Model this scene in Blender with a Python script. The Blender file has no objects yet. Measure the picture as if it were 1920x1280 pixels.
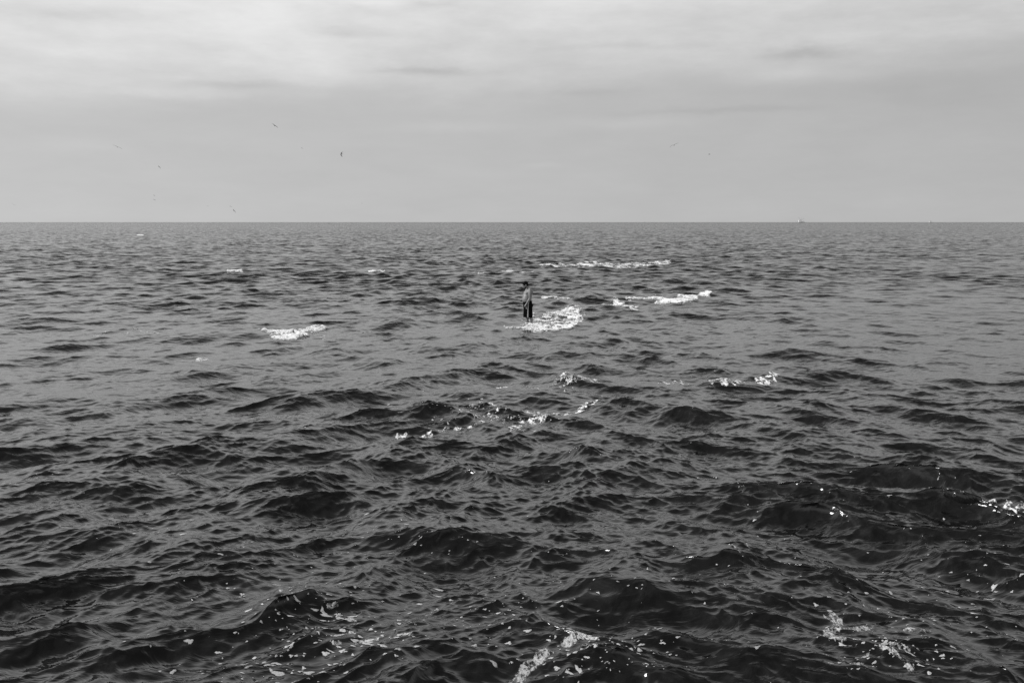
import bpy, bmesh, math, random
import numpy as np
from mathutils import Vector, Matrix
from mathutils.bvhtree import BVHTree

scene = bpy.context.scene
COL = scene.collection
R = math.radians

# ------------------------------------------------------------------ camera
CAM_H = 3.5
F_PX = 1867.0                      # focal length in pixels of the 1920 px wide photograph (35 mm lens)
PITCH = math.atan((640 - 416.5) / F_PX)
cam_data = bpy.data.cameras.new('camera')
cam_data.sensor_width = 36.0
cam_data.lens = 36.0 * F_PX / 1920.0
cam_data.clip_start = 0.1
cam_data.clip_end = 100000.0
cam = bpy.data.objects.new('camera', cam_data)
COL.objects.link(cam)
cam.location = (0, 0, CAM_H)
cam.rotation_euler = (math.pi / 2 - PITCH, 0, 0)
scene.camera = cam

# ------------------------------------------------------------------ exposure
scene.view_settings.view_transform = 'Standard'
scene.view_settings.look = 'None'
scene.view_settings.exposure = 0.0
scene.view_settings.gamma = 1.0
scene.view_settings.use_curve_mapping = False

# ------------------------------------------------------------------ sun (veiled by cloud, from the left and a little behind)
sun_dir = Vector((-0.90, -0.02, 0.46)).normalized()      # towards the sun
sun_data = bpy.data.lights.new('sun', 'SUN')
sun_data.energy = 4.0
sun_data.angle = R(14)
sun_data.color = (1.0, 1.0, 1.0)
sun = bpy.data.objects.new('sun', sun_data)
COL.objects.link(sun)
sun.rotation_euler = sun_dir.to_track_quat('Z', 'Y').to_euler()
SUN_EL = math.asin(sun_dir.z)
SUN_ROT = math.atan2(sun_dir.x, sun_dir.y)


# ------------------------------------------------------------------ node helper
class NT:
    def __init__(s, tree):
        s.t = tree

    def n(s, kind, **kw):
        nd = s.t.nodes.new(kind)
        for k, v in kw.items():
            setattr(nd, k, v)
        return nd

    def put(s, sock, v):
        if isinstance(v, bpy.types.NodeSocket):
            s.t.links.new(v, sock)
        else:
            sock.default_value = v

    def m(s, op, a, b=0.0, c=0.0, clamp=False):
        nd = s.n('ShaderNodeMath', operation=op, use_clamp=clamp)
        for i, v in enumerate((a, b, c)):
            s.put(nd.inputs[i], v)
        return nd.outputs[0]

    def v(s, op, a, b=(0, 0, 0)):
        nd = s.n('ShaderNodeVectorMath', operation=op)
        s.put(nd.inputs[0], a)
        if op == 'SCALE':
            s.put(nd.inputs['Scale'], b)
        else:
            s.put(nd.inputs[1], b)
        return nd.outputs[0]

    def xyz(s, x, y, z):
        nd = s.n('ShaderNodeCombineXYZ')
        for i, v in enumerate((x, y, z)):
            s.put(nd.inputs[i], v)
        return nd.outputs[0]

    def step(s, x, lo, hi):
        nd = s.n('ShaderNodeMapRange', interpolation_type='SMOOTHSTEP')
        s.put(nd.inputs[0], x)
        nd.inputs[1].default_value = lo
        nd.inputs[2].default_value = hi
        return nd.outputs[0]

    def noise(s, vec, scale, detail=4.0, rough=0.5, dist=0.0):
        nd = s.n('ShaderNodeTexNoise')
        s.put(nd.inputs['Vector'], vec)
        nd.inputs['Scale'].default_value = scale
        nd.inputs['Detail'].default_value = detail
        nd.inputs['Roughness'].default_value = rough
        nd.inputs['Distortion'].default_value = dist
        return nd

    def mix(s, f, a, b):
        return s.m('ADD', s.m('MULTIPLY', a, s.m('SUBTRACT', 1.0, f)), s.m('MULTIPLY', b, f))


# ------------------------------------------------------------------ sky: Nishita daylight seen through a grey cloud deck
world = bpy.data.worlds.new('World')
scene.world = world
world.use_nodes = True
wt = world.node_tree
wt.nodes.clear()
W = NT(wt)
sky = W.n('ShaderNodeTexSky', sky_type='NISHITA')
sky.sun_disc = False
sky.sun_elevation = SUN_EL
sky.sun_rotation = SUN_ROT
bw = W.n('ShaderNodeRGBToBW')
wt.links.new(sky.outputs[0], bw.inputs[0])
nish = W.m('MULTIPLY', bw.outputs[0], 0.07)
tc = W.n('ShaderNodeTexCoord')
sep = W.n('ShaderNodeSeparateXYZ')
wt.links.new(tc.outputs['Generated'], sep.inputs[0])
dx_, dy_, dz_ = sep.outputs
az = W.m('MULTIPLY', W.m('ARCTAN2', dx_, dy_), 180 / math.pi)          # degrees, + to the right
el = W.m('MULTIPLY', W.m('ARCSINE', dz_), 180 / math.pi)
# warp
wn = W.noise(W.xyz(W.m('MULTIPLY', az, 0.08), W.m('MULTIPLY', el, 0.26), 3.1), 1.0, 6.0, 0.58)
warp = W.m('SUBTRACT', wn.outputs[0], 0.5)
elw = W.m('ADD', el, W.m('MULTIPLY', warp, 3.2))
wn2 = W.noise(W.xyz(W.m('MULTIPLY', az, 0.24), W.m('MULTIPLY', el, 0.7), 11.7), 1.0, 8.0, 0.66)
warp2 = W.m('SUBTRACT', wn2.outputs[0], 0.5)
elw = W.m('ADD', elw, W.m('MULTIPLY', warp2, 1.2))
azw = W.m('ADD', az, W.m('MULTIPLY', warp2, 9.0))
# base: lighter to the left, a touch darker to the right
base = W.m('SUBTRACT', 0.525, W.m('MULTIPLY', W.m('MAXIMUM', W.m('MINIMUM', az, 40.0), -40.0), 0.0017))
lowlift = W.m('MULTIPLY', W.m('SUBTRACT', 1.0, W.step(el, 0.0, 3.0)), 0.02)
base = W.m('ADD', base, lowlift)
# upper bright deck, its lower edge rising to the right
edge = W.m('ADD', elw, W.m('MULTIPLY', W.m('MAXIMUM', W.m('MINIMUM', azw, 34.0), -34.0), -0.035))
deck = W.step(edge, 6.2, 9.6)
streak = W.noise(W.xyz(W.m('MULTIPLY', az, 0.13), W.m('MULTIPLY', el, 0.45), 7.0), 1.0, 8.0, 0.62)
deckval = W.m('ADD', 0.17, W.m('MULTIPLY', W.m('SUBTRACT', streak.outputs[0], 0.5), 0.38))
deckval = W.m('SUBTRACT', deckval, W.m('MULTIPLY', W.m('MAXIMUM', W.m('MINIMUM', az, 30.0), -30.0), 0.0018))
val = W.m('ADD', base, W.m('MULTIPLY', deck, deckval))
faint = W.m('MULTIPLY', W.m('SUBTRACT', W.noise(W.xyz(W.m('MULTIPLY', az, 0.16), W.m('MULTIPLY', el, 0.6), 1.0), 1.0, 7.0, 0.62).outputs[0], 0.5), 0.09)
val = W.m('ADD', val, faint)


def dirof(px, py):
    """azimuth, elevation (degrees) of a photograph pixel"""
    v = Vector(((px - 960) / F_PX, 1.0, -(py - 640) / F_PX))
    c, s = math.cos(PITCH), math.sin(PITCH)
    d = Vector((v.x, v.y * c + v.z * s, -v.y * s + v.z * c)).normalized()
    return math.degrees(math.atan2(d.x, d.y)), math.degrees(math.asin(d.z)), d


for (px, py, wpx, hpx, amp) in [
        (785, 135, 150, 9, -0.10), (1520, 100, 120, 12, -0.12), (610, 58, 130, 12, -0.10), (820, 10, 90, 10, -0.12),
        (450, 160, 150, 9, -0.07), (1340, 208, 200, 8, -0.05), (1180, 88, 260, 8, -0.05), (150, 28, 160, 14, -0.10),
        (1090, 172, 140, 12, -0.04), (860, 238, 170, 14, 0.045), (1180, 232, 150, 12, 0.035), (1010, 311, 60, 9, 0.03),
        (150, 270, 120, 16, 0.025), (450, 50, 220, 40, 0.10), (1480, 140, 130, 18, 0.06), (540, 150, 120, 22, 0.06),
        (330, 175, 150, 10, 0.05), (700, 5, 150, 10, 0.08), (1750, 180, 260, 60, -0.03)]:
    a0, e0, _ = dirof(px, py)
    sa, se = wpx / F_PX * 57.3 * 0.7, hpx / F_PX * 57.3 * 0.8
    ew = W.m('ADD', el, W.m('MULTIPLY', warp2, 0.9))
    aw = W.m('ADD', az, W.m('MULTIPLY', warp, 4.0))
    u = W.m('DIVIDE', W.m('SUBTRACT', aw, a0), sa)
    q = W.m('DIVIDE', W.m('SUBTRACT', ew, e0), se)
    g = W.m('EXPONENT', W.m('MULTIPLY', W.m('ADD', W.m('MULTIPLY', u, u), W.m('MULTIPLY', q, q)), -1.0))
    val = W.m('ADD', val, W.m('MULTIPLY', g, amp))
val = W.m('ADD', W.m('MULTIPLY', val, 0.9), W.m('MULTIPLY', W.m('MINIMUM', nish, 1.0), 0.1))
# beyond the top of the picture: unseen sky brightened in a band, darkened overhead, to shape the water's reflections
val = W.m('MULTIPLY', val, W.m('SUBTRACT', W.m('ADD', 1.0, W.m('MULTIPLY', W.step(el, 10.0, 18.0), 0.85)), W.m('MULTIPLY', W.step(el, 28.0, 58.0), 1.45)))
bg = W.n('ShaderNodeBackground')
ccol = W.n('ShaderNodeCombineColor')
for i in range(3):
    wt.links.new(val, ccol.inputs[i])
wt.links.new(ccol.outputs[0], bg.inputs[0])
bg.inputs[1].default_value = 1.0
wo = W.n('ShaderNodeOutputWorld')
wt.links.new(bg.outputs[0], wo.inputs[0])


# ------------------------------------------------------------------ helpers
def ground(px, py, z=0.0):
    """point of the level z that the photograph shows at pixel px, py"""
    d = dirof(px, py)[2]
    t = (z - CAM_H) / d.z
    return d.x * t, d.y * t


def to_pixel(x, y):
    """photograph pixel of a point of the calm sea level"""
    c, s = math.cos(PITCH), math.sin(PITCH)
    z = -CAM_H
    fwd = y * c - z * s
    up = y * s + z * c
    return 960 + F_PX * x / fwd, 640 - F_PX * up / fwd


def tag(o, label=None, cat=None, group=None, kind=None):
    if label: o['label'] = label
    if cat: o['category'] = cat
    if group: o['group'] = group
    if kind: o['kind'] = kind
    return o


def mesh_obj(name, verts, faces, mat, parent=None, smooth=True):
    me = bpy.data.meshes.new(name)
    me.from_pydata([tuple(v) for v in verts], [], faces)
    if smooth:
        me.polygons.foreach_set('use_smooth', [True] * len(me.polygons))
    me.materials.append(mat)
    o = bpy.data.objects.new(name, me)
    COL.objects.link(o)
    if parent: o.parent = parent
    return o


def quads_obj(name, P, quads, mat, attrs=None):
    me = bpy.data.meshes.new(name)
    nv, nq = len(P), len(quads)
    me.vertices.add(nv)
    me.vertices.foreach_set('co', P.astype(np.float32).ravel())
    me.loops.add(nq * 4)
    me.loops.foreach_set('vertex_index', quads.astype(np.int32).ravel())
    me.polygons.add(nq)
    me.polygons.foreach_set('loop_start', np.arange(0, nq * 4, 4, dtype=np.int32))
    try:
        me.polygons.foreach_set('loop_total', np.full(nq, 4, dtype=np.int32))
    except Exception:
        pass
    me.polygons.foreach_set('use_smooth', np.ones(nq, dtype=bool))
    for k, a in (attrs or {}).items():
        if a.ndim == 1:
            at = me.attributes.new(k, 'FLOAT', 'POINT')
            at.data.foreach_set('value', a.astype(np.float32))
        else:
            at = me.attributes.new(k, 'FLOAT_VECTOR', 'POINT')
            at.data.foreach_set('vector', a.astype(np.float32).ravel())
    me.update(calc_edges=True)
    me.materials.append(mat)
    o = bpy.data.objects.new(name, me)
    COL.objects.link(o)
    return o


def grey(v):
    return (v, v, v, 1.0)


def simple_mat(name, v, rough=0.6, var=0.3, scale=8.0, ior=1.45, bump=0.0):
    m = bpy.data.materials.new(name)
    m.use_nodes = True
    t = NT(m.node_tree)
    b = m.node_tree.nodes['Principled BSDF']
    tcn = t.n('ShaderNodeTexCoord')
    nz = t.noise(tcn.outputs['Object'], scale, 4.0, 0.6)
    val_ = t.m('MULTIPLY', v, t.m('ADD', 1.0, t.m('MULTIPLY', t.m('SUBTRACT', nz.outputs[0], 0.5), var * 2)))
    c = t.n('ShaderNodeCombineColor')
    for i in range(3):
        m.node_tree.links.new(val_, c.inputs[i])
    m.node_tree.links.new(c.outputs[0], b.inputs['Base Color'])
    b.inputs['Roughness'].default_value = rough
    b.inputs['IOR'].default_value = ior
    if bump:
        bp = t.n('ShaderNodeBump')
        bp.inputs['Strength'].default_value = 1.0
        bp.inputs['Distance'].default_value = bump
        m.node_tree.links.new(nz.outputs[0], bp.inputs['Height'])
        m.node_tree.links.new(bp.outputs[0], b.inputs['Normal'])
    return m


# ------------------------------------------------------------------ materials
def water_material():
    m = bpy.data.materials.new('sea_water')
    m.use_nodes = True
    t = NT(m.node_tree)
    L = m.node_tree.links
    b = m.node_tree.nodes['Principled BSDF']
    flat = t.n('ShaderNodeAttribute', attribute_name='flat_co').outputs['Vector']
    chop = t.n('ShaderNodeAttribute', attribute_name='chop').outputs['Fac']
    geo = t.n('ShaderNodeNewGeometry').outputs['Normal']
    def slopes(nz, amp):
        v_ = t.v('SUBTRACT', nz.outputs['Color'], (0.5, 0.5, 0.5))
        v_ = t.v('MULTIPLY', v_, (1, 1, 0))
        return t.v('SCALE', v_, amp)
    st = t.v('MULTIPLY', flat, (0.55, 1.0, 1.0))
    n1 = t.noise(st, 1.1, 5.0, 0.62)
    # gust patches change how ruffled the surface is
    gust = t.noise(t.v('MULTIPLY', flat, (0.03, 0.03, 1)), 1.0, 4.0, 0.55).outputs[0]
    gf = t.m('ADD', 0.45, t.m('MULTIPLY', gust, 1.1))
    s1 = slopes(n1, t.m('MULTIPLY', chop, 5.6))
    # fine ripples, longer along the crests
    h1 = t.noise(t.v('MULTIPLY', flat, (0.42, 1.0, 1.0)), 5.0, 4.0, 0.58, 0.5).outputs[0]
    bp = t.n('ShaderNodeBump')
    bp.inputs['Strength'].default_value = 1.0
    L.new(t.m('MULTIPLY', gf, 0.030), bp.inputs['Distance'])
    L.new(h1, bp.inputs['Height'])
    # short waves are steeper on the side they run to (the shore)
    lean = t.xyz(0.0, t.m('MULTIPLY', chop, -0.85), 0.0)
    nrm = t.v('NORMALIZE', t.v('ADD', bp.outputs[0], t.v('ADD', s1, lean)))
    L.new(nrm, b.inputs['Normal'])
    # the water's own murky colour, mottled by weed and sand below
    mot = t.noise(flat, 3.0, 9.0, 0.72, 0.6).outputs[0]
    v_ = t.m('ADD', 0.003, t.m('MULTIPLY', t.m('POWER', mot, 6.0), 0.20))
    c = t.n('ShaderNodeCombineColor')
    for i in range(3):
        L.new(v_, c.inputs[i])
    L.new(c.outputs[0], b.inputs['Base Color'])
    b.inputs['Roughness'].default_value = 0.05
    b.inputs['IOR'].default_value = 1.333
    return m


M_WATER = water_material()
def lacy(m, scale, lo, hi, amt, most=0.97):
    """froth thins out into separate bubbles: coverage from the 'cover' attribute broken by fine noise"""
    t = NT(m.node_tree)
    b = m.node_tree.nodes['Principled BSDF']
    cov = t.n('ShaderNodeAttribute', attribute_name='cover').outputs['Fac']
    pos = t.n('ShaderNodeTexCoord').outputs['Object']
    nz = t.noise(pos, scale, 5.0, 0.7).outputs[0]
    a = t.m('ADD', cov, t.m('MULTIPLY', t.m('SUBTRACT', nz, 0.5), amt))
    m.node_tree.links.new(t.m('MULTIPLY', t.step(a, lo, hi), most), b.inputs['Alpha'])
    return m


M_FOAM = lacy(simple_mat('white_foam', 0.74, 0.85, 0.55, 9.0, bump=0.01), 14.0, -0.15, 0.75, 1.6)
M_LACE = lacy(simple_mat('lacy_foam', 0.44, 0.8, 0.6, 60.0, bump=0.003), 70.0, -0.15, 0.75, 1.7, 0.92)
M_SKIN = simple_mat('skin', 0.155, 0.45, 0.25, 14.0, bump=0.002)
M_HAIR = simple_mat('hair', 0.005, 0.8, 0.5, 60.0, ior=1.15, bump=0.006)
M_SHORTS = simple_mat('black_cloth', 0.004, 0.95, 0.4, 30.0, ior=1.1, bump=0.004)
M_STRIPE = simple_mat('pale_cloth', 0.22, 0.8, 0.3, 30.0)
M_ROCK = simple_mat('wet_rock', 0.03, 0.5, 0.8, 6.0, bump=0.02)
M_BIRD = simple_mat('dark_feathers', 0.006, 0.8, 0.3, 10.0)
M_WHITE = simple_mat('white_paint', 0.8, 0.5, 0.1, 1.0)
M_HULL = simple_mat('pale_hull_paint', 0.45, 0.5, 0.2, 0.5)
M_RIG = simple_mat('grey_rig_paint', 0.36, 0.5, 0.2, 0.5)


# ------------------------------------------------------------------ sea surface
def fft_band(N, L, lmin, lmax, kdir, spread, rms_slope, seed, chop=1.0, power=-3.4, lpeak=None):
    """one band of wind waves on a periodic tile: height and sideways displacement"""
    rng = np.random.default_rng(seed)
    k1 = 2 * np.pi * np.fft.fftfreq(N, L / N)
    KX, KY = np.meshgrid(k1, k1, indexing='xy')
    K = np.hypot(KX, KY)
    K[0, 0] = 1.0
    lam = 2 * np.pi / K
    def sm(x, a, b):
        t_ = np.clip((x - a) / (b - a), 0, 1)
        return t_ * t_ * (3 - 2 * t_)
    band = sm(lam, lmin * 0.8, lmin * 1.2) * (1 - sm(lam, lmax * 0.8, lmax * 1.2))
    amp = K ** power
    if lpeak:
        amp = amp * np.exp(-1.1 * (lam / lpeak) ** 2)
    c = (KX * kdir[0] + KY * kdir[1]) / K
    c = np.clip(c, 0, 1)
    D = c ** spread + 0.02
    spec = np.sqrt(amp * D) * band * K ** 0.0
    spec[0, 0] = 0
    H = (rng.normal(size=(N, N)) + 1j * rng.normal(size=(N, N))) * spec
    h = np.fft.ifft2(H).real
    Hs = np.fft.fft2(h)
    gx = np.fft.ifft2(1j * KX * Hs).real
    gy = np.fft.ifft2(1j * KY * Hs).real
    s = rms_slope / math.sqrt((gx ** 2 + gy ** 2).mean())
    dx = np.fft.ifft2(1j * KX / K * Hs).real * chop
    dy = np.fft.ifft2(1j * KY / K * Hs).real * chop
    return (np.stack([dx, dy, h], -1) * s).astype(np.float32), L


def unit(a):
    return (math.cos(R(a)), math.sin(R(a)))


# travel directions: left half runs down to the right, right half down to the left (they wrap round the shoal)
SL = {}
SL['A_L'] = fft_band(1024, 128.0, 1.9, 14.0, unit(-49), 16, 0.110, 11, 1.25, -4.0, 2.5)
SL['A_R'] = fft_band(1024, 111.0, 1.9, 14.0, unit(-122), 16, 0.110, 23, 1.25, -4.0, 2.5)
SL['B_L'] = fft_band(1024, 64.0, 0.5, 1.9, unit(-52), 8, 0.170, 31, 1.25, -4.0)
SL['B_R'] = fft_band(1024, 57.0, 0.5, 1.9, unit(-122), 8, 0.170, 47, 1.25, -4.0)
SL['C_L'] = fft_band(1024, 13.0, 0.075, 0.5, unit(-58), 6, 0.200, 59, 1.2, -3.3)
SL['C_R'] = fft_band(1024, 12.1, 0.075, 0.5, unit(-115), 6, 0.200, 61, 1.2, -3.3)


def sample(tile, x, y, cubic):
    arr, L = tile
    N = arr.shape[0]
    u = (x / L * N)
    v = (y / L * N)
    iu = np.floor(u).astype(np.int64); iv = np.floor(v).astype(np.int64)
    fu = (u - iu).astype(np.float32); fv = (v - iv).astype(np.float32)
    flat_ = arr.reshape(-1, 3)
    out = np.zeros((len(x), 3), np.float32)
    if cubic:
        def w(f):
            return [(1 - f) ** 3 / 6, (3 * f ** 3 - 6 * f ** 2 + 4) / 6, (-3 * f ** 3 + 3 * f ** 2 + 3 * f + 1) / 6, f ** 3 / 6]
        wu, wv, offs = w(fu), w(fv), (-1, 0, 1, 2)
    else:
        wu, wv, offs = [1 - fu, fu], [1 - fv, fv], (0, 1)
    for a, oy in enumerate(offs):
        rowi = ((iv + oy) % N) * N
        for b_, ox in enumerate(offs):
            out += flat_[rowi + (iu + ox) % N] * (wu[b_] * wv[a])[:, None]
    return out


def smooth(x, a, b):
    t_ = np.clip((x - a) / (b - a), 0, 1)
    return t_ * t_ * (3 - 2 * t_)


# single crests of the photograph: pixel of the crest, its half length (px), height (m), crest angle on the ground (deg), front / back width (m)
CRESTS = [
    (740, 998, 70, 0.38, 8, 0.40, 0.9), (880, 1008, 80, 0.22, 0, 0.40, 0.9), (1160, 1095, 95, 0.42, 4, 0.36, 0.8),
    (1350, 1050, 60, 0.32, -50, 0.35, 0.8), (640, 885, 60, 0.26, -8, 0.40, 0.9), (255, 890, 60, 0.22, 15, 0.45, 0.9),
    (90, 960, 90, 0.22, 18, 0.45, 1.0), (470, 945, 160, 0.18, 25, 0.45, 1.0), (560, 822, 50, 0.26, 0, 0.5, 1.0),
    (910, 790, 150, 0.05, 0, 0.55, 1.2), (930, 764, 80, 0.10, 0, 0.5, 1.0), (1290, 770, 110, 0.16, -10, 0.6, 1.3),
    (1140, 812, 60, 0.22, 0, 0.5, 1.0), (1540, 780, 150, 0.20, -22, 0.6, 1.3), (1470, 655, 90, 0.28, 8, 0.7, 1.5),
    (1560, 637, 50, 0.26, 5, 0.6, 1.2), (1150, 636, 50, 0.40, 0, 0.7, 1.3), (1060, 604, 30, 0.10, 12, 0.5, 1.2),
    (560, 622, 70, 0.26, 8, 0.7, 1.3), (430, 624, 60, 0.30, 5, 0.7, 1.3), (280, 628, 130, 0.22, 5, 0.7, 1.3),
    (1280, 556, 80, 0.24, 8, 0.9, 1.6), (1080, 560, 50, 0.20, 0, 0.9, 1.6), (1040, 640, 90, 0.22, 0, 0.7, 1.3),
    (560, 1130, 90, 0.20, 30, 0.30, 0.7), (1230, 1170, 60, 0.20, -20, 0.35, 0.7), (1600, 925, 130, 0.20, -25, 0.5, 1.0),
    (1800, 960, 130, 0.18, -10, 0.45, 1.0), (330, 690, 70, 0.22, 0, 0.7, 1.3), (130, 745, 90, 0.22, 5, 0.7, 1.3),
    (720, 700, 70, 0.24, 0, 0.7, 1.3), (1500, 700, 110, 0.20, 12, 0.7, 1.3), (1380, 716, 70, 0.22, 5, 0.5, 1.2),
    (1080, 716, 50, 0.16, 8, 0.5, 1.2), (1050, 762, 60, 0.18, 5, 0.5, 1.0), (1090, 870, 80, 0.20, -6, 0.45, 0.9),
    (150, 1150, 220, 0.20, 38, 0.35, 0.8), (330, 1015, 190, 0.18, 38, 0.4, 0.9), (190, 1235, 200, 0.16, 40, 0.3, 0.7),
    (1500, 1110, 170, 0.18, -35, 0.35, 0.8), (1700, 1060, 200, 0.16, -30, 0.4, 0.9), (1390, 1200, 150, 0.18, -22, 0.3, 0.7),
    (60, 870, 150, 0.16, 28, 0.45, 1.0), (1750, 760, 200, 0.16, -14, 0.6, 1.4), (1650, 850, 200, 0.15, -22, 0.5, 1.2),
    (1750, 1180, 120, 0.16, -30, 0.4, 0.8), (900, 905, 60, 0.16, 0, 0.45, 0.9), (1430, 800, 90, 0.18, -20, 0.6, 1.3),
]
CR = []
for (px, py, hl, hh, ang, wf, wb) in CRESTS:
    x0, y0 = ground(px, py + 2, 0.1)
    dist = math.hypot(y0, CAM_H)
    CR.append((x0, y0, hl * dist / F_PX, hh * 0.50, R(ang), wf, wb))


SHOAL = ground(991, 606)


def surface(x, y, full_detail=False):
    """sea surface point for each undisturbed point (x, y), and the slope left out at that distance"""
    x = np.asarray(x, np.float64); y = np.asarray(y, np.float64)
    r = np.hypot(x, y)
    near = r < 32
    P = np.zeros((len(x), 3), np.float32)
    wL = smooth(-x / np.maximum(np.abs(y), 1.0), -0.22, 0.22)
    aL = np.sqrt(0.12 + 0.88 * wL); aR = np.sqrt(0.12 + 0.88 * (1 - wL))
    # calm and lively patches
    pat = 0.5 + 0.5 * np.sin(x * 0.11 + 1.3 * np.sin(y * 0.07 + 1.0)) * np.sin(y * 0.09 + 0.8 * np.sin(x * 0.05))
    lively = 0.72 + 0.5 * pat
    lively = lively * (1 - 0.14 * smooth(r, 12, 20))
    right = smooth(x / np.maximum(y, 1.0), 0.15, 0.45) * smooth(r, 18, 30)
    lively = lively * (1 - 0.30 * right)
    lively = lively * (1 + 0.25 * (1 - smooth(r, 12, 22)))
    # the shoal the man stands on damps the waves around him
    mx, my = SHOAL
    shoal = (1 - 0.9 * np.exp(-((x - mx) / 1.4) ** 2 - ((y - my + 0.8) / 2.0) ** 2))
    fades = {'A': (1 - 0.35 * smooth(r, 50, 250)) * (1 - smooth(r, 900, 2500)), 'B': (1 - 0.25 * smooth(r, 50, 160)) * (1 - smooth(r, 160, 420)), 'C': 1 - smooth(r, 30, 95)}
    left_out = 0
    for key, tile in SL.items():
        f = fades[key[0]]
        w_ = f * lively * (shoal if key[0] == 'A' else np.sqrt(shoal)) * (aL if key.endswith('_L') else aR if key.endswith('_R') else 1.0)
        for msk, cub in ((near, True), (~near & (f > 0), False)):
            if msk.any():
                P[msk] += sample(tile, x[msk], y[msk], cub) * w_[msk][:, None]
    left_out = (1 - fades['A'] ** 2) * 0.110 ** 2 + (1 - fades['B'] ** 2) * 0.170 ** 2 + (1 - fades['C'] ** 2) * 0.200 ** 2
    # single crests, steeper towards the shore
    for (x0, y0, hl, hh, a, wf, wb) in CR:
        m_ = (np.abs(x - x0) < hl * 3 + 3) & (np.abs(y - y0) < hl * 3 + 4)
        if not m_.any():
            continue
        X = x[m_] - x0; Y = y[m_] - y0
        s = X * math.cos(a) + Y * math.sin(a)
        n = -X * math.sin(a) + Y * math.cos(a)
        n = n + 0.18 * np.sin(s * 2.3 + x0) + 0.25 * (s / hl) ** 2 * 0.5
        prof = np.where(n < 0, np.exp(-(n / wf) ** 2), 1 / (1 + (n / wb * 1.25) ** 2) ** 1.5)
        h = hh * np.exp(-(s / hl) ** 2) * prof
        P[m_, 2] += h
        P[m_, 1] -= 0.35 * h
    out = np.empty_like(P)
    out[:, 0] = x + P[:, 0]
    out[:, 1] = y + P[:, 1]
    out[:, 2] = P[:, 2]
    return out, np.sqrt(left_out)


def build_water():
    rs = [0.0]
    r = 0.6
    while r < 30000:
        rs.append(r)
        if r < 6.0: dr = 0.15
        elif r < 400: dr = max(0.016, 0.0023 * r)
        else: dr = 0.0023 * r * (1 + (r - 400) / 500)
        r += min(dr, 0.12 * r + 0.1)
    rs.append(60000.0)
    rs = np.array(rs[1:])
    dense = np.arange(-R(36), R(36) + 1e-6, 0.0008)
    rest = np.linspace(R(36), 2 * math.pi - R(36), 150)[1:-1]
    ph = np.concatenate([dense, rest])
    nr, nc = len(rs), len(ph)
    RR, PH = np.meshgrid(rs, ph, indexing='ij')
    x = (RR * np.sin(PH)).ravel(); y = (RR * np.cos(PH)).ravel()
    P, lo = surface(x, y)
    idx = np.arange(nr * nc).reshape(nr, nc)
    a = idx[:-1, :]; b = idx[1:, :]
    a2 = np.roll(a, -1, axis=1); b2 = np.roll(b, -1, axis=1)
    quads = np.stack([a, a2, b2, b], -1).reshape(-1, 4)[:, ::-1]
    # close the small hole under the camera
    print('water verts', nr, nc, nr * nc)
    flat_ = np.stack([x, y, np.zeros_like(x)], -1)
    o = quads_obj('water', P, quads, M_WATER, {'flat_co': flat_, 'chop': lo})
    tag(o, kind='structure')
    return o


build_water()


# ------------------------------------------------------------------ value noise for foam outlines
def vnoise(x, y, seed=0):
    def h(ix, iy):
        n = (ix * 374761393 + iy * 668265263 + seed * 1442695041) & 0xFFFFFFFF
        n = ((n ^ (n >> 13)) * 1274126177) & 0xFFFFFFFF
        n = n ^ (n >> 16)
        return (n & 0xFFFF) / 65535.0
    ix = np.floor(x).astype(np.int64); iy = np.floor(y).astype(np.int64)
    fx = x - ix; fy = y - iy
    fx = fx * fx * (3 - 2 * fx); fy = fy * fy * (3 - 2 * fy)
    return ((h(ix, iy) * (1 - fx) + h(ix + 1, iy) * fx) * (1 - fy) + (h(ix, iy + 1) * (1 - fx) + h(ix + 1, iy + 1) * fx) * fy)


def fbm(x, y, seed=0, oct_=4, gain=0.55):
    s = 0; a = 1; t_ = 0
    for i in range(oct_):
        s = s + a * vnoise(x * 2 ** i, y * 2 ** i, seed + i * 7)
        t_ += a; a *= gain
    return s / t_


FOAM_CUT = 0.28


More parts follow.
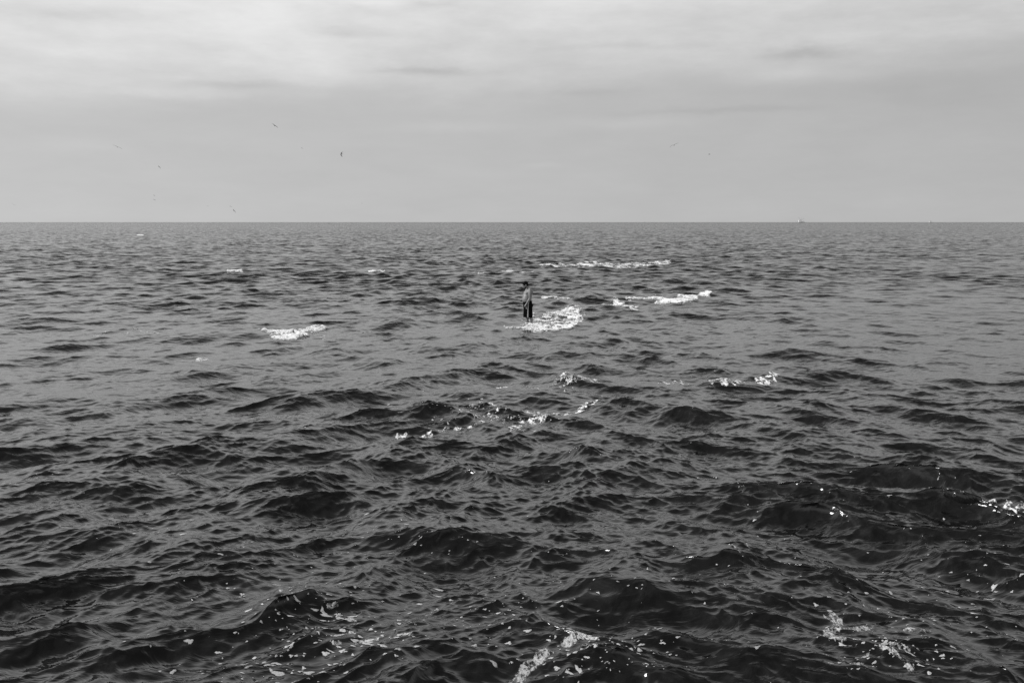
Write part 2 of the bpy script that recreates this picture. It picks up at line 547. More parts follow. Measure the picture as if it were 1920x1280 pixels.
def foam_patch(strokes, label, seed, cell=0.02, nscale=(2.0, 3.0), ragged=0.9, lift=0.015, froth=0.04, mat=None,
               name='foam_patch', cat='sea foam', group=None, kind=None, build=True):
    """strokes: [(pixel points, half thickness px, density)] -> one sheet of froth lying on the sea"""
    pts = [ground(p[0], p[1]) for s in strokes for p in s[0]]
    thick = max(s[1] for s in strokes) * 2.2
    pp = [ground(p[0] + sx, p[1] + sy) for s in strokes for p in s[0] for sx in (-thick, thick) for sy in (-thick, thick)]
    xs = [p[0] for p in pp]; ys = [p[1] for p in pp]
    cx, cy = cell, cell * 1.4
    gx = np.arange(min(xs), max(xs) + cx, cx); gy = np.arange(min(ys), max(ys) + cy, cy)
    GX, GY = np.meshgrid(gx, gy, indexing='xy')
    X = GX.ravel(); Y = GY.ravel()
    c, s_ = math.cos(PITCH), math.sin(PITCH)
    fwd = Y * c + CAM_H * s_
    PX = 960 + F_PX * X / fwd
    PY = 640 - F_PX * (Y * s_ - CAM_H * c) / fwd
    field = np.full(len(X), -9.0)
    for (poly, th, dens) in strokes:
        for (p, q) in zip(poly[:-1], poly[1:]):
            dx, dy = q[0] - p[0], (q[1] - p[1])
            l2 = dx * dx + dy * dy + 1e-9
            t_ = np.clip(((PX - p[0]) * dx + (PY - p[1]) * dy) / l2, 0, 1)
            ex = (PX - p[0] - t_ * dx) / 2.0; ey = PY - p[1] - t_ * dy
            d = np.sqrt(ex * ex + ey * ey) / th
            field = np.maximum(field, np.minimum(dens, dens + 0.35 - d * d * (dens + 0.35)))
    n1 = 0.5 * fbm(X * nscale[0] * 2.4, Y * nscale[1] * 0.8, seed, 5, 0.7) + 0.5 * fbm(X * nscale[0] * 5 + 2 * Y, Y * nscale[1] * 2.2, seed + 3, 4, 0.75)
    val_ = field - (FOAM_CUT if lift > 0.005 else 0.05) + (n1 - 0.5) * 6.5 * ragged
    keep = val_ > -0.35
    edge_ = np.clip(val_ / 0.5, 0, 1)
    P, _ = surface(X, Y)
    lift *= 0.6; froth *= 0.5
    th_ = lift * 0.5 + froth * edge_ * (0.35 + 1.3 * fbm(X * 7, Y * 7, seed + 50, 3, 0.6))
    P[:, 2] += th_
    ny, nx = GX.shape
    idx = np.arange(nx * ny).reshape(ny, nx)
    k = keep.reshape(ny, nx)
    kk = k[:-1, :-1].astype(int) + k[:-1, 1:] + k[1:, 1:] + k[1:, :-1]
    sel = kk >= 3
    q = np.stack([idx[:-1, :-1][sel], idx[:-1, 1:][sel], idx[1:, 1:][sel], idx[1:, :-1][sel]], -1)
    used, inv = np.unique(q.ravel(), return_inverse=True)
    return_P = P[used].copy(); q = inv.reshape(-1, 4)
    allP = return_P; Q = q
    cover = val_[used]
    if not build:
        return allP, Q
    o = quads_obj(name, allP, Q, mat or M_FOAM, {'cover': cover})
    tag(o, label, cat, group, kind)
    return o


G = 'white foam of breaking waves'
foam_patch([([(985, 616), (1010, 617), (1040, 616), (1074, 610), (1086, 602)], 4.6, 0.95),
            ([(1086, 602), (1082, 592), (1070, 583)], 4.5, 0.6),
            ([(1010, 610), (1040, 600), (1068, 588)], 14.0, 0.5), ([(1000, 597), (1040, 592)], 5.0, -0.12), ([(950, 614), (985, 616)], 2.2, 0.4)],
           'largest white patch of foam, curling round the right side of the wading man', 3, 0.016, (1.6, 3.2), 0.85, 0.02, 0.07, group=G)
foam_patch([([(516, 633), (545, 632), (575, 628), (602, 620)], 6.0, 0.75), ([(575, 622), (600, 614)], 5, 0.45),
            ([(470, 619), (500, 626), (530, 629)], 2.2, 0.3), ([(596, 632), (608, 636)], 3, 0.1)],
           'bright white breaking crest alone in the open water left of the man', 5, 0.018, (1.4, 3.0), 0.75, 0.02, 0.08, group=G)
foam_patch([([(1228, 563), (1262, 567), (1295, 563), (1324, 552)], 4.6, 0.7), ([(1150, 563), (1200, 562), (1228, 561)], 2.0, 0.1)],
           'long white breaking crest, farthest right of those behind the man', 7, 0.028, (1.0, 2.2), 0.75, 0.02, 0.09, group=G)
foam_patch([([(1122, 575), (1155, 576)], 2.2, 0.1), ([(1155, 568), (1175, 574), (1194, 578)], 3.6, 0.6)],
           'short slanting streak of foam between the man and the long crest on the right', 9, 0.026, (1.1, 2.4), 0.7, 0.02, 0.07, group=G)
foam_patch([([(1020, 558), (1042, 558), (1066, 563)], 2.2, 0.45)],
           'thin arc of foam just right of the man at the height of his waist', 11, 0.024, (1.0, 2.2), 0.6, 0.02, 0.05, group=G)
foam_patch([([(1016, 497), (1060, 498), (1110, 497)], 2.6, 0.15), ([(1095, 495), (1150, 499), (1200, 497), (1250, 493)], 3.6, 0.35)],
           'long broken band of foam far behind the man, nearest the horizon', 13, 0.045, (0.6, 0.9), 0.85, 0.03, 0.10, group=G)
foam_patch([([(1336, 724), (1370, 727), (1410, 722), (1452, 712)], 4.6, 0.32), ([(1240, 714), (1285, 713), (1320, 719)], 2.5, 0.05)],
           'ragged patch of foam on the wave right of centre in the middle distance', 15, 0.014, (3.5, 4.5), 0.9, 0.012, 0.02, group=G)
foam_patch([([(1045, 720), (1075, 716), (1108, 716)], 7.0, 0.05), ([(982, 726), (1010, 727), (1030, 724)], 2.5, 0.2),
            ([(930, 724), (950, 724)], 1.8, 0.3)],
           'thin lacy foam streaks on the water below the man', 17, 0.014, (4.0, 5.0), 0.9, 0.012, 0.015, group=G)
foam_patch([([(862, 768), (900, 762), (950, 766), (1000, 776)], 1.9, 0.28), ([(900, 752), (930, 757), (965, 764)], 2.2, 0.35),
            ([(1000, 777), (1050, 768), (1104, 758)], 3.0, 0.35), ([(790, 806), (830, 800), (880, 797), (905, 794)], 1.5, 0.15),
            ([(955, 802), (990, 793), (1024, 788)], 4.5, 0.1), ([(742, 806), (775, 805)], 1.6, 0.15), ([(880, 775), (960, 777)], 7, -0.22)],
           'broken foam outlining the dark arched wave in the centre of the water', 19, 0.011, (5.0, 6.0), 0.9, 0.010, 0.012, group=G)
foam_patch([([(372, 671), (386, 671)], 3.2, 0.7)], 'small white foam cap on the left below the lone breaking crest', 21, 0.015, (2, 3), 0.5, 0.02, 0.06, group=G)
foam_patch([([(428, 509), (440, 508), (455, 510)], 1.8, 0.8)], 'tiny distant whitecap far left of the man', 23, 0.05, (.8, 1.5), 0.5, 0.03, 0.08, group=G)
foam_patch([([(690, 510), (705, 508), (720, 510)], 1.7, 0.7)], 'tiny distant whitecap midway between the far left whitecap and the man', 25, 0.05, (.8, 1.5), 0.5, 0.03, 0.08, group=G)
foam_patch([([(258, 441), (268, 441)], 1.1, 0.9)], 'faintest whitecap, near the horizon at the left', 27, 0.15, (.3, .6), 0.4, 0.05, 0.1, group=G)
foam_patch([([(944, 509), (960, 508)], 1.6, 0.4), ([(975, 511), (998, 512)], 1.3, 0.35), ([(896, 513), (906, 513)], 1.3, 0.4)],
           'scraps of distant foam above the head of the man', 29, 0.05, (.8, 1.5), 0.7, 0.03, 0.08, group=G)
foam_patch([([(255, 617), (275, 624), (300, 631)], 2.0, 0.15), ([(170, 626), (250, 628)], 2.0, -0.15)],
           'sprinkle of foam along the low wave at the far left', 31, 0.02, (3, 4), 0.8, 0.02, 0.05, group=G)
foam_patch([([(1858, 932), (1885, 936), (1925, 942)], 3.0, 0.2), ([(1892, 940), (1905, 950), (1925, 962)], 3.4, 0.3)],
           'white foam streaks cut off by the right edge of the picture', 33, 0.010, (5, 6), 0.85, 0.008, 0.03, group=G)
foam_patch([([(1336, 1042), (1350, 1056), (1362, 1072), (1376, 1086)], 1.6, 0.45)],
           'fine white line of foam along the sharp slanting crest at lower right', 35, 0.006, (9, 9), 0.7, 0.008, 0.012, group=G)

# ------------------------------------------------------------------ flecks and lace of old foam in the foreground
GL = 'patches of old lacy foam in the foreground'
def lace(strokes, label, seed):
    foam_patch(strokes, label, seed, 0.0045, (14, 14), 0.55, 0.004, 0.006, M_LACE, 'foam_patch', 'sea foam', GL)


lace([([(1056, 1222), (1075, 1214), (1095, 1213), (1116, 1223)], 6.5, 0.4), ([(1068, 1198), (1080, 1205)], 2.5, 0.4), ([(1084, 1196), (1098, 1206)], 3, 0.4)],
     'arched patch of lacy foam just right of the bottom middle', 41)
lace([([(952, 1290), (962, 1268), (985, 1252), (1000, 1245), (1013, 1232)], 6.0, 0.4)], 'slanting tongue of foam cut by the bottom edge of the picture', 43)
lace([([(1070, 1174), (1078, 1172), (1085, 1180), (1092, 1181)], 5, 0.4)], 'small triangular scrap of foam above the arched lacy patch', 45)
lace([([(1556, 1168), (1566, 1178), (1562, 1190), (1546, 1195), (1542, 1206), (1548, 1218), (1572, 1224)], 5.5, 0.3),
      ([(1562, 1190), (1590, 1189), (1625, 1190)], 3.2, 0.3), ([(1524, 1202), (1542, 1203)], 3, 0.3)],
     'branching star of lacy foam at the lower right', 47)
lace([([(1640, 1242), (1665, 1252), (1685, 1262), (1700, 1275)], 3.2, 0.2), ([(1660, 1236), (1685, 1242), (1700, 1250)], 3.0, 0.2), ([(1596, 1252), (1612, 1249)], 2.6, 0.4),
      ([(1590, 1262), (1606, 1264)], 2.6, 0.4), ([(1690, 1204), (1715, 1205), (1740, 1209)], 2.6, 0.2)],
     'chain of foam scraps slanting down to the bottom edge at the right', 49)
lace([([(751, 1200), (763, 1203)], 4, 0.4), ([(664, 1197), (688, 1197)], 2.2, 0.4), ([(612, 1203), (620, 1202)], 2.4, 0.4), ([(640, 1184), (656, 1186)], 2.0, 0.35),
      ([(618, 1150), (634, 1147)], 2.2, 0.4), ([(648, 1163), (658, 1166)], 3, 0.4), ([(590, 1106), (618, 1104)], 2.0, 0.5), ([(692, 1190), (698, 1190)], 3, .4)],
     'group of grey foam blobs left of the bottom middle', 51)

rng = random.Random(5)


def fleck_shape():
    k = rng.choice([9, 10, 11, 12, 13])
    ph = rng.uniform(0, 6.28)
    a2 = rng.uniform(0.1, 0.45); a3 = rng.uniform(0.1, 0.4)
    return [1 + a2 * math.sin(2 * t_ + ph) + a3 * math.sin(3 * t_ + 2 * ph) + rng.uniform(-.12, .12) for t_ in [2 * math.pi * i / k for i in range(k)]]


def flecks():
    # (pixel centre, spread px, number, size m)
    clusters = [((640, 1190), (130, 45), 130, 0.018), ((600, 1120), (90, 30), 40, 0.011), ((520, 1250), (70, 45), 70, 0.014), ((370, 1215), (60, 40), 14, 0.015),
                ((830, 1010), (60, 30), 26, 0.012), ((700, 1010), (60, 30), 30, 0.011), ((930, 1160), (130, 25), 50, 0.011), ((1050, 1240), (110, 40), 60, 0.015),
                ((1200, 1235), (90, 35), 50, 0.014), ((1480, 1020), (120, 60), 30, 0.010), ((1700, 1180), (180, 70), 90, 0.013), ((1660, 1250), (90, 25), 50, 0.013),
                ((1820, 1060), (90, 60), 60, 0.011), ((1340, 1130), (80, 60), 18, 0.010), ((300, 985), (90, 30), 40, 0.011), ((60, 915), (60, 15), 20, 0.011),
                ((520, 1040), (90, 50), 26, 0.010), ((1000, 1110), (120, 40), 30, 0.009), ((420, 1100), (110, 50), 24, 0.010), ((1150, 1130), (90, 20), 12, 0.010),
                ((1100, 1000), (300, 60), 36, 0.008), ((1500, 900), (300, 70), 40, 0.009), ((500, 780), (260, 50), 40, 0.010), ((950, 780), (110, 22), 90, 0.014),
                ((960, 812), (60, 6), 26, 0.016), ((1000, 600), (50, 12), 50, 0.020), ((1180, 575), (90, 8), 40, 0.022), ((640, 625), (40, 10), 24, 0.020), ((1310, 680), (60, 18), 20, 0.014),
                ((1400, 722), (60, 10), 26, 0.013), ((860, 760), (200, 30), 24, 0.012), ((1900, 950), (50, 14), 30, 0.012), ((250, 622), (60, 5), 24, 0.016)]
    V = []; Fq = []
    pos = []; shp = []
    for (c, sp, n, sz) in clusters:
        for i in range(int(n * 1.6)):
            px = rng.gauss(c[0], sp[0] * 0.75); py = min(rng.gauss(c[1], sp[1] * 0.75), 1310)
            if py < 470: continue
            x0, y0 = ground(px, py)
            rad = min(sz * math.exp(rng.gauss(-0.85, 0.65)), 0.020)
            ang = rng.gauss(0, 0.5); asp = rng.uniform(1.0, 2.6)
            sh = fleck_shape()
            k = len(sh)
            pos.append((x0, y0))
            shp.append((x0, y0, rad, ang, asp, sh))
    X = []; Y = []; Z = []; CV = []; ring = []
    for (x0, y0, rad, ang, asp, sh) in shp:
        k = len(sh); base = len(X)
        ca, sa = math.cos(ang), math.sin(ang)
        tone = rng.uniform(0.45, 1.0)
        for (scale, dz, cv) in ((1.12, 0.0, -0.35), (0.72, 0.003, tone)):
            for i in range(k):
                t_ = 2 * math.pi * i / k
                lx = rad * asp * sh[i] * math.cos(t_) * scale; ly = rad * 1.1 * sh[i] * math.sin(t_) * scale
                X.append(x0 + lx * ca - ly * sa); Y.append(y0 + lx * sa + ly * ca); Z.append(dz); CV.append(cv)
        ring.append((base, k))
    P, _ = surface(np.array(X), np.array(Y))
    P[:, 2] += np.array(Z) + 0.003
    faces = []
    for (b, k) in ring:
        for i in range(k):
            j = (i + 1) % k
            faces.append((b + i, b + j, b + k + j, b + k + i))
        faces.append(tuple(b + k + i for i in range(k)))
    o = mesh_obj('foam_flecks', P, faces, M_LACE)
    at = o.data.attributes.new('cover', 'FLOAT', 'POINT')
    at.data.foreach_set('value', np.array(CV, np.float32))
    tag(o, 'countless small pale foam flecks floating over the dark foreground water', 'sea foam', kind='stuff')


flecks()


# ------------------------------------------------------------------ solid shapes that melt into one body
class Blend:
    def __init__(s):
        s.v = []; s.f = []

    def tube(s, pts, rad, seg=20):
        """pts: centres, rad: (a, b) half axes; a lies in the plane of the bend (x-ish), b across (y-ish)"""
        P = [Vector(p) for p in pts]
        rings = []
        for i, p in enumerate(P):
            t_ = (P[min(i + 1, len(P) - 1)] - P[max(i - 1, 0)]).normalized()
            ref = Vector((0, 1, 0))
            if abs(t_.dot(ref)) > 0.95: ref = Vector((0, 0, 1))
            u = ref.cross(t_).normalized(); w = t_.cross(u).normalized()
            a, b = rad[i] if isinstance(rad[i], tuple) else (rad[i], rad[i])
            rings.append((p, t_, u, w, a, b))
        full = []
        p, t_, u, w, a, b = rings[0]
        for k in (0.35, 0.75):
            c_ = math.sqrt(1 - (1 - k) ** 2)
            full.append((p - t_ * min(a, b) * (1 - k), u, w, a * c_, b * c_))
        full += [(r_[0], r_[2], r_[3], r_[4], r_[5]) for r_ in rings]
        p, t_, u, w, a, b = rings[-1]
        for k in (0.75, 0.35):
            c_ = math.sqrt(1 - (1 - k) ** 2)
            full.append((p + t_ * min(a, b) * (1 - k), u, w, a * c_, b * c_))
        base = len(s.v)
        for (p, u, w, a, b) in full:
            for j in range(seg):
                an = 2 * math.pi * j / seg
                s.v.append(p + u * (a * math.cos(an)) + w * (b * math.sin(an)))
        n = len(full)
        for i in range(n - 1):
            for j in range(seg):
                k = (j + 1) % seg
                s.f.append((base + i * seg + j, base + i * seg + k, base + (i + 1) * seg + k, base + (i + 1) * seg + j))
        s.f.append(tuple(base + j for j in range(seg))[::-1])
        s.f.append(tuple(base + (n - 1) * seg + j for j in range(seg)))

    def ball(s, c, r, rot=0.0, n=14):
        """ellipsoid, rot = tilt about y (radians)"""
        c = Vector(c); rm = Matrix.Rotation(rot, 3, 'Y')
        base = len(s.v)
        s.v.append(c + rm @ Vector((0, 0, r[2])))
        for i in range(1, n):
            th = math.pi * i / n
            for j in range(2 * n):
                an = math.pi * j / n
                s.v.append(c + rm @ Vector((r[0] * math.sin(th) * math.cos(an), r[1] * math.sin(th) * math.sin(an), r[2] * math.cos(th))))
        s.v.append(c + rm @ Vector((0, 0, -r[2])))
        m_ = 2 * n
        for j in range(m_):
            s.f.append((base, base + 1 + j, base + 1 + (j + 1) % m_))
            for i in range(n - 2):
                a = base + 1 + i * m_
                s.f.append((a + j, a + m_ + j, a + m_ + (j + 1) % m_, a + (j + 1) % m_))
            a = base + 1 + (n - 2) * m_
            s.f.append((a + j, base + 1 + (n - 1) * m_, a + (j + 1) % m_))

    def build(s, name, mat, voxel, smooth_it=4, parent=None, cut=None):
        o = mesh_obj(name, s.v, s.f, mat, parent)
        rm = o.modifiers.new('remesh', 'REMESH'); rm.mode = 'VOXEL'; rm.voxel_size = voxel; rm.use_smooth_shade = True
        sm = o.modifiers.new('smooth', 'SMOOTH'); sm.iterations = smooth_it; sm.factor = 0.5
        dg = bpy.context.evaluated_depsgraph_get()
        dg.update()
        me = bpy.data.meshes.new_from_object(o.evaluated_get(dg))
        old = o.data
        o.modifiers.clear()
        o.data = me
        me.name = name
        if cut:
            bm = bmesh.new(); bm.from_mesh(me)
            dele = [f for f in bm.faces if cut(f.calc_center_median())]
            bmesh.ops.delete(bm, geom=dele, context='FACES')
            bm.to_mesh(me); bm.free()
        bpy.data.meshes.remove(old)
        return o


# ------------------------------------------------------------------ the wading man
MX, MY = ground(991, 606)
wp, _ = surface(np.array([MX]), np.array([MY]))
MAN_Z = -0.205


def build_man():
    root = bpy.data.objects.new('person', None)
    COL.objects.link(root)
    root.location = (MX, MY, MAN_Z)
    root.rotation_euler = (0, 0, R(14))
    tag(root, 'shirtless heavy man in long black shorts standing head bowed in the shallow sea', 'person')
    b = Blend()
    # torso, hips to shoulders
    b.tube([(-.03, 0, .86), (-.045, 0, .95), (-.063, 0, 1.06), (-.048, 0, 1.14), (-.026, 0, 1.22), (.000, 0, 1.31), (.016, 0, 1.38), (.020, 0, 1.43)],
           [(.135, .165), (.150, .172), (.163, .180), (.155, .178), (.145, .182), (.128, .190), (.098, .170), (.06, .11)], 28)
    b.ball((-.125, 0, 1.03), (.10, .14, .105))                       # belly
    for s in (-1, 1):
        b.ball((-.098, s * .085, 1.262), (.056, .082, .060), R(-15))  # chest
        b.ball((.008, s * .175, 1.375), (.066, .062, .072))           # shoulder
        b.ball((.055, s * .085, 1.30), (.075, .095, .12))             # shoulder blade
        b.tube([(.02, s * .085, .85), (.02, s * .09, .80)], [(.095, .08), (.080, .075)])  # buttock
    # neck and head
    b.tube([(.018, 0, 1.40), (-.025, 0, 1.46), (-.07, 0, 1.50)], [(.066, .07), (.062, .062), (.06, .058)])
    H = Vector((-.128, 0, 1.545)); tl = R(24)
    rotm = Matrix.Rotation(-tl, 3, 'Y')
    def hp(x, y, z):
        return H + rotm @ Vector((x, y, z))
    b.ball(hp(.018, 0, .025), (.098, .078, .092), -tl)                # skull
    b.ball(hp(-.035, 0, -.045), (.062, .058, .078), -tl)              # face
    b.ball(hp(-.052, 0, -.105), (.032, .034, .026), -tl)              # chin
    b.tube([hp(-.088, 0, .0), hp(-.106, 0, -.026), hp(-.114, 0, -.044)], [.011, .014, .017], 10)   # nose
    b.tube([hp(-.084, -.035, .018), hp(-.094, 0, .016), hp(-.084, .035, .018)], [.011, .012, .011], 10)  # brow
    b.ball(hp(-.093, 0, -.072), (.011, .024, .009), -tl)              # lips
    for s in (-1, 1):
        b.ball(hp(.008, s * .080, -.012), (.018, .010, .032), -tl)    # ear
    # arms: near (y<0) hangs with the hand brought to the front of the shorts
    for s in (-1, 1):
        b.tube([(.005, s * .195, 1.385), (-.005, s * .222, 1.29), (-.015, s * .232, 1.19), (-.018, s * .235, 1.09)], [.058, .056, .050, .043], 16)
        b.tube([(-.018, s * .235, 1.09), (-.045, s * .225, 1.03), (-.085, s * .19, .955), (-.112, s * .165, .912)], [.043, .044, .034, .026], 16)
        w0 = Vector((-.112, s * .165, .912))
        b.tube([w0, (-.140, s * .145, .870), (-.158, s * .130, .835)], [(.024, .030), (.020, .040), (.017, .040)], 14)   # palm
        for k in range(4):
            yy = s * (.130 + (k - 1.5) * .019)
            ln = (.060, .072, .068, .052)[k]
            b.tube([(-.156, yy, .845), (-.166, yy, .845 - ln * .55), (-.160, yy - s * .004, .845 - ln)], [.0095, .009, .008], 8)
        b.tube([(-.132, s * .112, .885), (-.160, s * .092, .862), (-.172, s * .086, .835)], [.012, .011, .009], 8)      # thumb
    # legs: the near one a little behind
    for (s, xk) in ((-1, .050), (1, -.030)):
        b.tube([(.0, s * .09, .84), (.01 + xk * .4, s * .10, .66), (xk, s * .105, .48), (xk + .016, s * .105, .36), (xk + .012, s * .105, .22), (xk + .008, s * .105, .09)],
               [.095, .080, .058, .060, .050, .036], 18)
        b.tube([(xk + .035, s * .105, .035), (xk - .05, s * .108, .045), (xk - .13, s * .112, .026), (xk - .185, s * .115, .018)],
               [(.030, .036), (.036, .040), (.022, .046), (.014, .040)], 14)
    body = b.build('body', M_SKIN, 0.0075, 5, root)
    # hair: cap over the crown and the back of the head, down to the nape
    hb = Blend()
    hb.ball(hp(.022, 0, .034), (.102, .084, .094), -tl)
    hb.ball(hp(.058, 0, -.02), (.062, .070, .085), -tl)
    inv = rotm.transposed()
    def cut_hair(c):
        q = inv @ (c - H)
        return (q.x < -.050 and q.z < .035 - .1 * abs(q.y)) or (q.z < -.015 and q.x < .018) or (q.z < -.085)
    hb.build('hair', M_HAIR, 0.006, 3, root, cut_hair)
    bb = Blend()
    bb.tube([hp(-.012, -.058, -.075), hp(-.045, -.042, -.112), hp(-.072, 0, -.125), hp(-.045, .042, -.112), hp(-.012, .058, -.075)], [.014, .017, .020, .017, .014], 10)
    bb.tube([hp(-.088, -.026, -.066), hp(-.100, 0, -.060), hp(-.088, .026, -.066)], [.006, .008, .006], 8)
    bb.build('beard', M_HAIR, 0.005, 2, root)
    # shorts
    sb = Blend()
    sb.tube([(-.030, 0, .70), (-.025, 0, .82), (-.038, 0, .90), (-.045, 0, .955)], [(.145, .185), (.160, .190), (.163, .188), (.158, .182)], 28)
    for (s, xk) in ((-1, .0), (1, -.045)):
        sb.tube([(-.015 + xk * .3, s * .085, .80), (xk * .7 - .005, s * .10, .62), (xk - .002, s * .108, .50), (xk - .004, s * .11, .37)],
                [(.125, .105), (.118, .100), (.113, .098), (.113, .100)], 24)
    for s in (-1, 1):
        sb.ball((.022, s * .085, .825), (.112, .098, .12))
    shorts = sb.build('shorts', M_SHORTS, 0.008, 3, root, lambda c: c.z < .412)
    hem = shorts.modifiers.new('thick', 'SOLIDIFY'); hem.thickness = .006; hem.offset = -1
    dg = bpy.context.evaluated_depsgraph_get(); dg.update()
    bvh = BVHTree.FromPolygons([v.co for v in shorts.data.vertices], [tuple(p.vertices) for p in shorts.data.polygons])
    def stripe(name, xfun, width, z0, z1, side):
        V = []; Fs = []
        n = 26
        for i in range(n + 1):
            z = z0 + (z1 - z0) * i / n
            xc = xfun(i / n)
            for j in range(5):
                x = xc + width * (j / 4 - .5)
                hit = bvh.ray_cast(Vector((x, side * 0.6, z)), Vector((0, -side, 0)))
                if hit[0] is None: hit = bvh.find_nearest(Vector((x, side * 0.15, z)))
                V.append(hit[0] + Vector((0, side * .004, 0)) + hit[1] * .003)
        for i in range(n):
            for j in range(4):
                a = i * 5 + j
                Fs.append((a, a + 1, a + 6, a + 5))
        o = mesh_obj(name, V, Fs, M_STRIPE, shorts)
        sd = o.modifiers.new('thick', 'SOLIDIFY'); sd.thickness = .004; sd.offset = 0
    for side in (-1, 1):
        stripe('side_stripe', lambda t_: -.062 - .012 * t_, .032, .925, .425, side)
    stripe('front_stripe', lambda t_: -.135 + .02 * t_, .018, .86, .72, -1)
    kb = Blend()
    kb.tube([(-.045, -.17, .945), (-.052, -.195, .937), (-.046, -.20, .915)], [.014, .018, .012], 10)
    kb.build('waist_knot', M_STRIPE, .005, 2, shorts)
    return root


build_man()


def build_rock():
    """submerged ledge he stands on"""
    V = []; Fs = []; n, m_ = 14, 36
    rr = random.Random(2)
    off = [rr.uniform(.8, 1.2) for _ in range(m_)]
    for i in range(n + 1):
        t_ = i / n
        for j in range(m_):
            an = 2 * math.pi * j / m_
            rad = (0.15 + 2.2 * t_) * (1 + (off[j] - 1) * t_)
            z = -0.02 * t_ - 0.9 * t_ ** 2.6 + 0.02 * math.sin(7 * an + 9 * t_) * t_
            V.append((rad * math.cos(an) * 1.3, rad * math.sin(an), z))
    for i in range(n):
        for j in range(m_):
            k = (j + 1) % m_
            Fs.append((i * m_ + j, (i + 1) * m_ + j, (i + 1) * m_ + k, i * m_ + k))
    Fs.append(tuple(range(m_)))
    o = mesh_obj('seabed_rock', V, Fs, M_ROCK)
    o.location = (MX, MY, MAN_Z + 0.003)
    tag(o, kind='structure')


build_rock()


# ------------------------------------------------------------------ birds
def bird_mesh(fold, sweep, name='bird'):
    """gliding sea bird, nose along +y, span 1.3 m; fold = how far the wing tips drop, sweep = how far they trail"""
    V = []; Fs = []
    seg = 8
    prof = [(.28, .004), (.24, .016), (.19, .030), (.12, .034), (.02, .052), (-.10, .046), (-.20, .026), (-.27, .012)]
    for (yy, r_) in prof:
        for j in range(seg):
            an = 2 * math.pi * j / seg
            V.append((r_ * math.cos(an), yy, r_ * .9 * math.sin(an)))
    for i in range(len(prof) - 1):
        for j in range(seg):
            k = (j + 1) % seg
            Fs.append((i * seg + j, i * seg + k, (i + 1) * seg + k, (i + 1) * seg + j))
    Fs.append(tuple(range(seg))[::-1]); Fs.append(tuple((len(prof) - 1) * seg + j for j in range(seg)))
    b = len(V)                                                       # tail fan
    V += [(-.02, -.24, .004), (.02, -.24, .004), (.065, -.40, .0), (-.065, -.40, .0), (0, -.24, .012), (0, -.40, .006)]
    Fs += [(b, b + 4, b + 5, b + 3), (b + 4, b + 1, b + 2, b + 5), (b, b + 3, b + 2, b + 1)]
    for s in (-1, 1):
        b = len(V)
        st = [(.03, .08, -.10, .02), (.18, .12, -.07, .085), (.32, .12 - sweep * .3, -.05 - sweep * .4, .10), (.50, .03 - sweep * .7, -.09 - sweep * .9, .10 - fold * .5), (.66, -.10 - sweep, -.13 - sweep, .08 - fold)]
        for (xx, y1, y0, zz) in st:
            ym = (y1 * .6 + y0 * .4)
            V += [(s * xx, y1, zz), (s * xx, ym, zz + .014), (s * xx, y0, zz), (s * xx, ym, zz - .006)]
        for i in range(len(st) - 1):
            for j in range(4):
                k = (j + 1) % 4
                f = (b + i * 4 + j, b + i * 4 + k, b + i * 4 + 4 + k, b + i * 4 + 4 + j)
                Fs.append(f if s > 0 else f[::-1])
        Fs.append((b + len(st) * 4 - 4, b + len(st) * 4 - 3, b + len(st) * 4 - 2, b + len(st) * 4 - 1))
    me = bpy.data.meshes.new(name)
    me.from_pydata(V, [], Fs)
    me.materials.append(M_BIRD)
    return me


B1 = bird_mesh(.10, .08); B2 = bird_mesh(.22, .2)
GB = 'sea birds gliding far off in the sky'
# px, py, distance, mesh, heading (deg about z), roll (deg), label
for (px, py, dist, me, hd, roll, lab) in [
        (220, 276, 190, B1, 20, 24, 'thin winged bird in the sky, highest of those at the far left'),
        (298, 313, 420, B2, 60, 40, 'dark dot of a bird at left, midway between the thin winged one and the horizon'),
        (289, 374.5, 520, B2, 70, 10, 'speck of a bird left, low over the sea, lower of a close pair'),
        (289, 366.5, 620, B1, 70, 25, 'faint speck of a bird left, upper of a close pair low over the sea'),
        (515, 236, 220, B1, 40, 32, 'slanting bird highest in the sky on the left half'),
        (640, 289, 270, B2, 75, -62, 'darkest bird, steeply banked, left of the centre of the sky'),
        (432, 387, 430, B1, 50, 20, 'tiny bird just above and left of the bird nearest the horizon'),
        (438.5, 395, 360, B2, 60, 45, 'dark bird nearest the horizon on the left'),
        (566, 278, 620, B1, 50, 20, 'very faint speck of a bird between the slanting bird and the darkest bird'),
        (1264, 272.5, 175, B1, -15, -24, 'broad winged gliding bird in the sky right of centre'),
        (1329.5, 289.5, 430, B2, 60, -10, 'small dot of a bird right of the broad winged one'),
        (25.5, 384, 420, B1, 30, 14, 'small faint bird by the left edge just above the horizon'),
        (389, 386.5, 650, B1, 40, 0, 'very faint speck just left of the tiny bird low over the sea at left'),
        (679, 381.5, 620, B1, 40, 0, 'very faint speck of a bird low over the sea below the darkest bird')]:
    d = dirof(px, py)[2]
    o = bpy.data.objects.new('bird', me)
    COL.objects.link(o)
    o.location = Vector((0, 0, CAM_H)) + d * dist * 0.82
    o.rotation_mode = 'YXZ'
    m3 = Matrix.Rotation(R(hd), 3, 'Z') @ Matrix.Rotation(R(roll), 3, 'Y')
    o.rotation_mode = 'XYZ'
    o.rotation_euler = m3.to_euler()
    tag(o, lab, 'bird', GB)


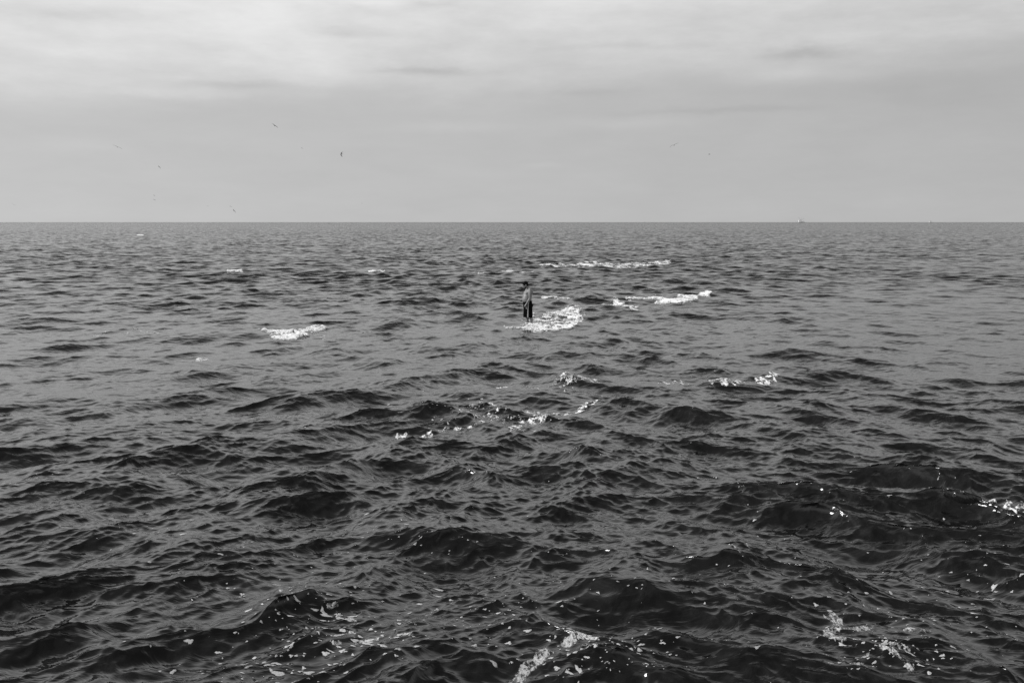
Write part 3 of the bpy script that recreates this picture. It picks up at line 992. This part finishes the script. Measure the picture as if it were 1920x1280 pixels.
# ------------------------------------------------------------------ ships on the horizon
def box(name, c, s, mat, parent, taper=1.0, rot=0):
    V = []
    for z in (-1, 1):
        k = taper if z > 0 else 1.0
        for (x, y) in ((-1, -1), (1, -1), (1, 1), (-1, 1)):
            V.append((c[0] + x * s[0] / 2 * k, c[1] + y * s[1] / 2 * k, c[2] + z * s[2] / 2))
    Fs = [(3, 2, 1, 0), (4, 5, 6, 7), (0, 1, 5, 4), (1, 2, 6, 5), (2, 3, 7, 6), (3, 0, 4, 7)]
    o = mesh_obj(name, V, Fs, mat, parent, smooth=False)
    bv = o.modifiers.new('bevel', 'BEVEL'); bv.width = min(s) * .05; bv.segments = 1
    return o


def spar(name, p, q, r_, mat, parent):
    b = Blend(); b.tube([p, tuple((Vector(p) + Vector(q)) / 2), q], [r_, r_ * .85, r_ * .6], 8)
    return mesh_obj(name, b.v, b.f, mat, parent)


def ship(px, dist, k, label):
    d = dirof(px, 416)[2]; d.z = 0; d.normalize()
    root = bpy.data.objects.new('fishing_boat', None); COL.objects.link(root)
    root.location = d * dist
    root.scale = (k, k, k)
    tag(root, label, 'boat', 'faint boats on the horizon')
    # hull with sheer and pointed bow (bow to -x)
    V = []; Fs = []
    st = [(-17, .2, 4.6), (-14, 1.8, 4.0), (-9, 3.2, 3.2), (0, 3.8, 2.6), (9, 3.6, 2.8), (15, 3.0, 3.2)]
    for (x, w_, h) in st:
        V += [(x + (1.4 if x < -13 else 0), -w_ * .55, -.8), (x, -w_, h), (x, w_, h), (x + (1.4 if x < -13 else 0), w_ * .55, -.8)]
    for i in range(len(st) - 1):
        for j in range(4):
            kx = (j + 1) % 4
            Fs.append((i * 4 + j, i * 4 + kx, i * 4 + 4 + kx, i * 4 + 4 + j))
    Fs += [(3, 2, 1, 0), tuple(len(V) - 4 + i for i in range(4))]
    mesh_obj('hull', V, Fs, M_HULL, root, smooth=False)
    cab = box('wheelhouse', (-7, 0, 6.4), (7, 5, 7.0), M_WHITE, root, .9)
    for j in range(4):
        box('window', (-9.2 + j * 1.5, -2.36, 6.6), (1.0, .1, 1.0), M_RIG, cab)
    box('deckhouse', (5, 0, 3.8), (9, 4, 2.4), M_HULL, root, .95)
    ms = spar('mast', (-1, 0, 3), (-1, 0, 26), .8, M_RIG, root)
    spar('boom', (-1, 0, 8), (-11, -2, 22), .6, M_RIG, root)
    spar('boom', (-1, 0, 8), (12, 2, 19), .6, M_RIG, root)
    spar('mast', (11, 0, 3), (11, 0, 15), .5, M_RIG, root)


ship(1502, 5600, 1.3, 'faint pale boat with mast and booms on the horizon at right')
ship(1745, 7500, 0.8, 'fainter mast of a second boat on the horizon nearest the right edge')
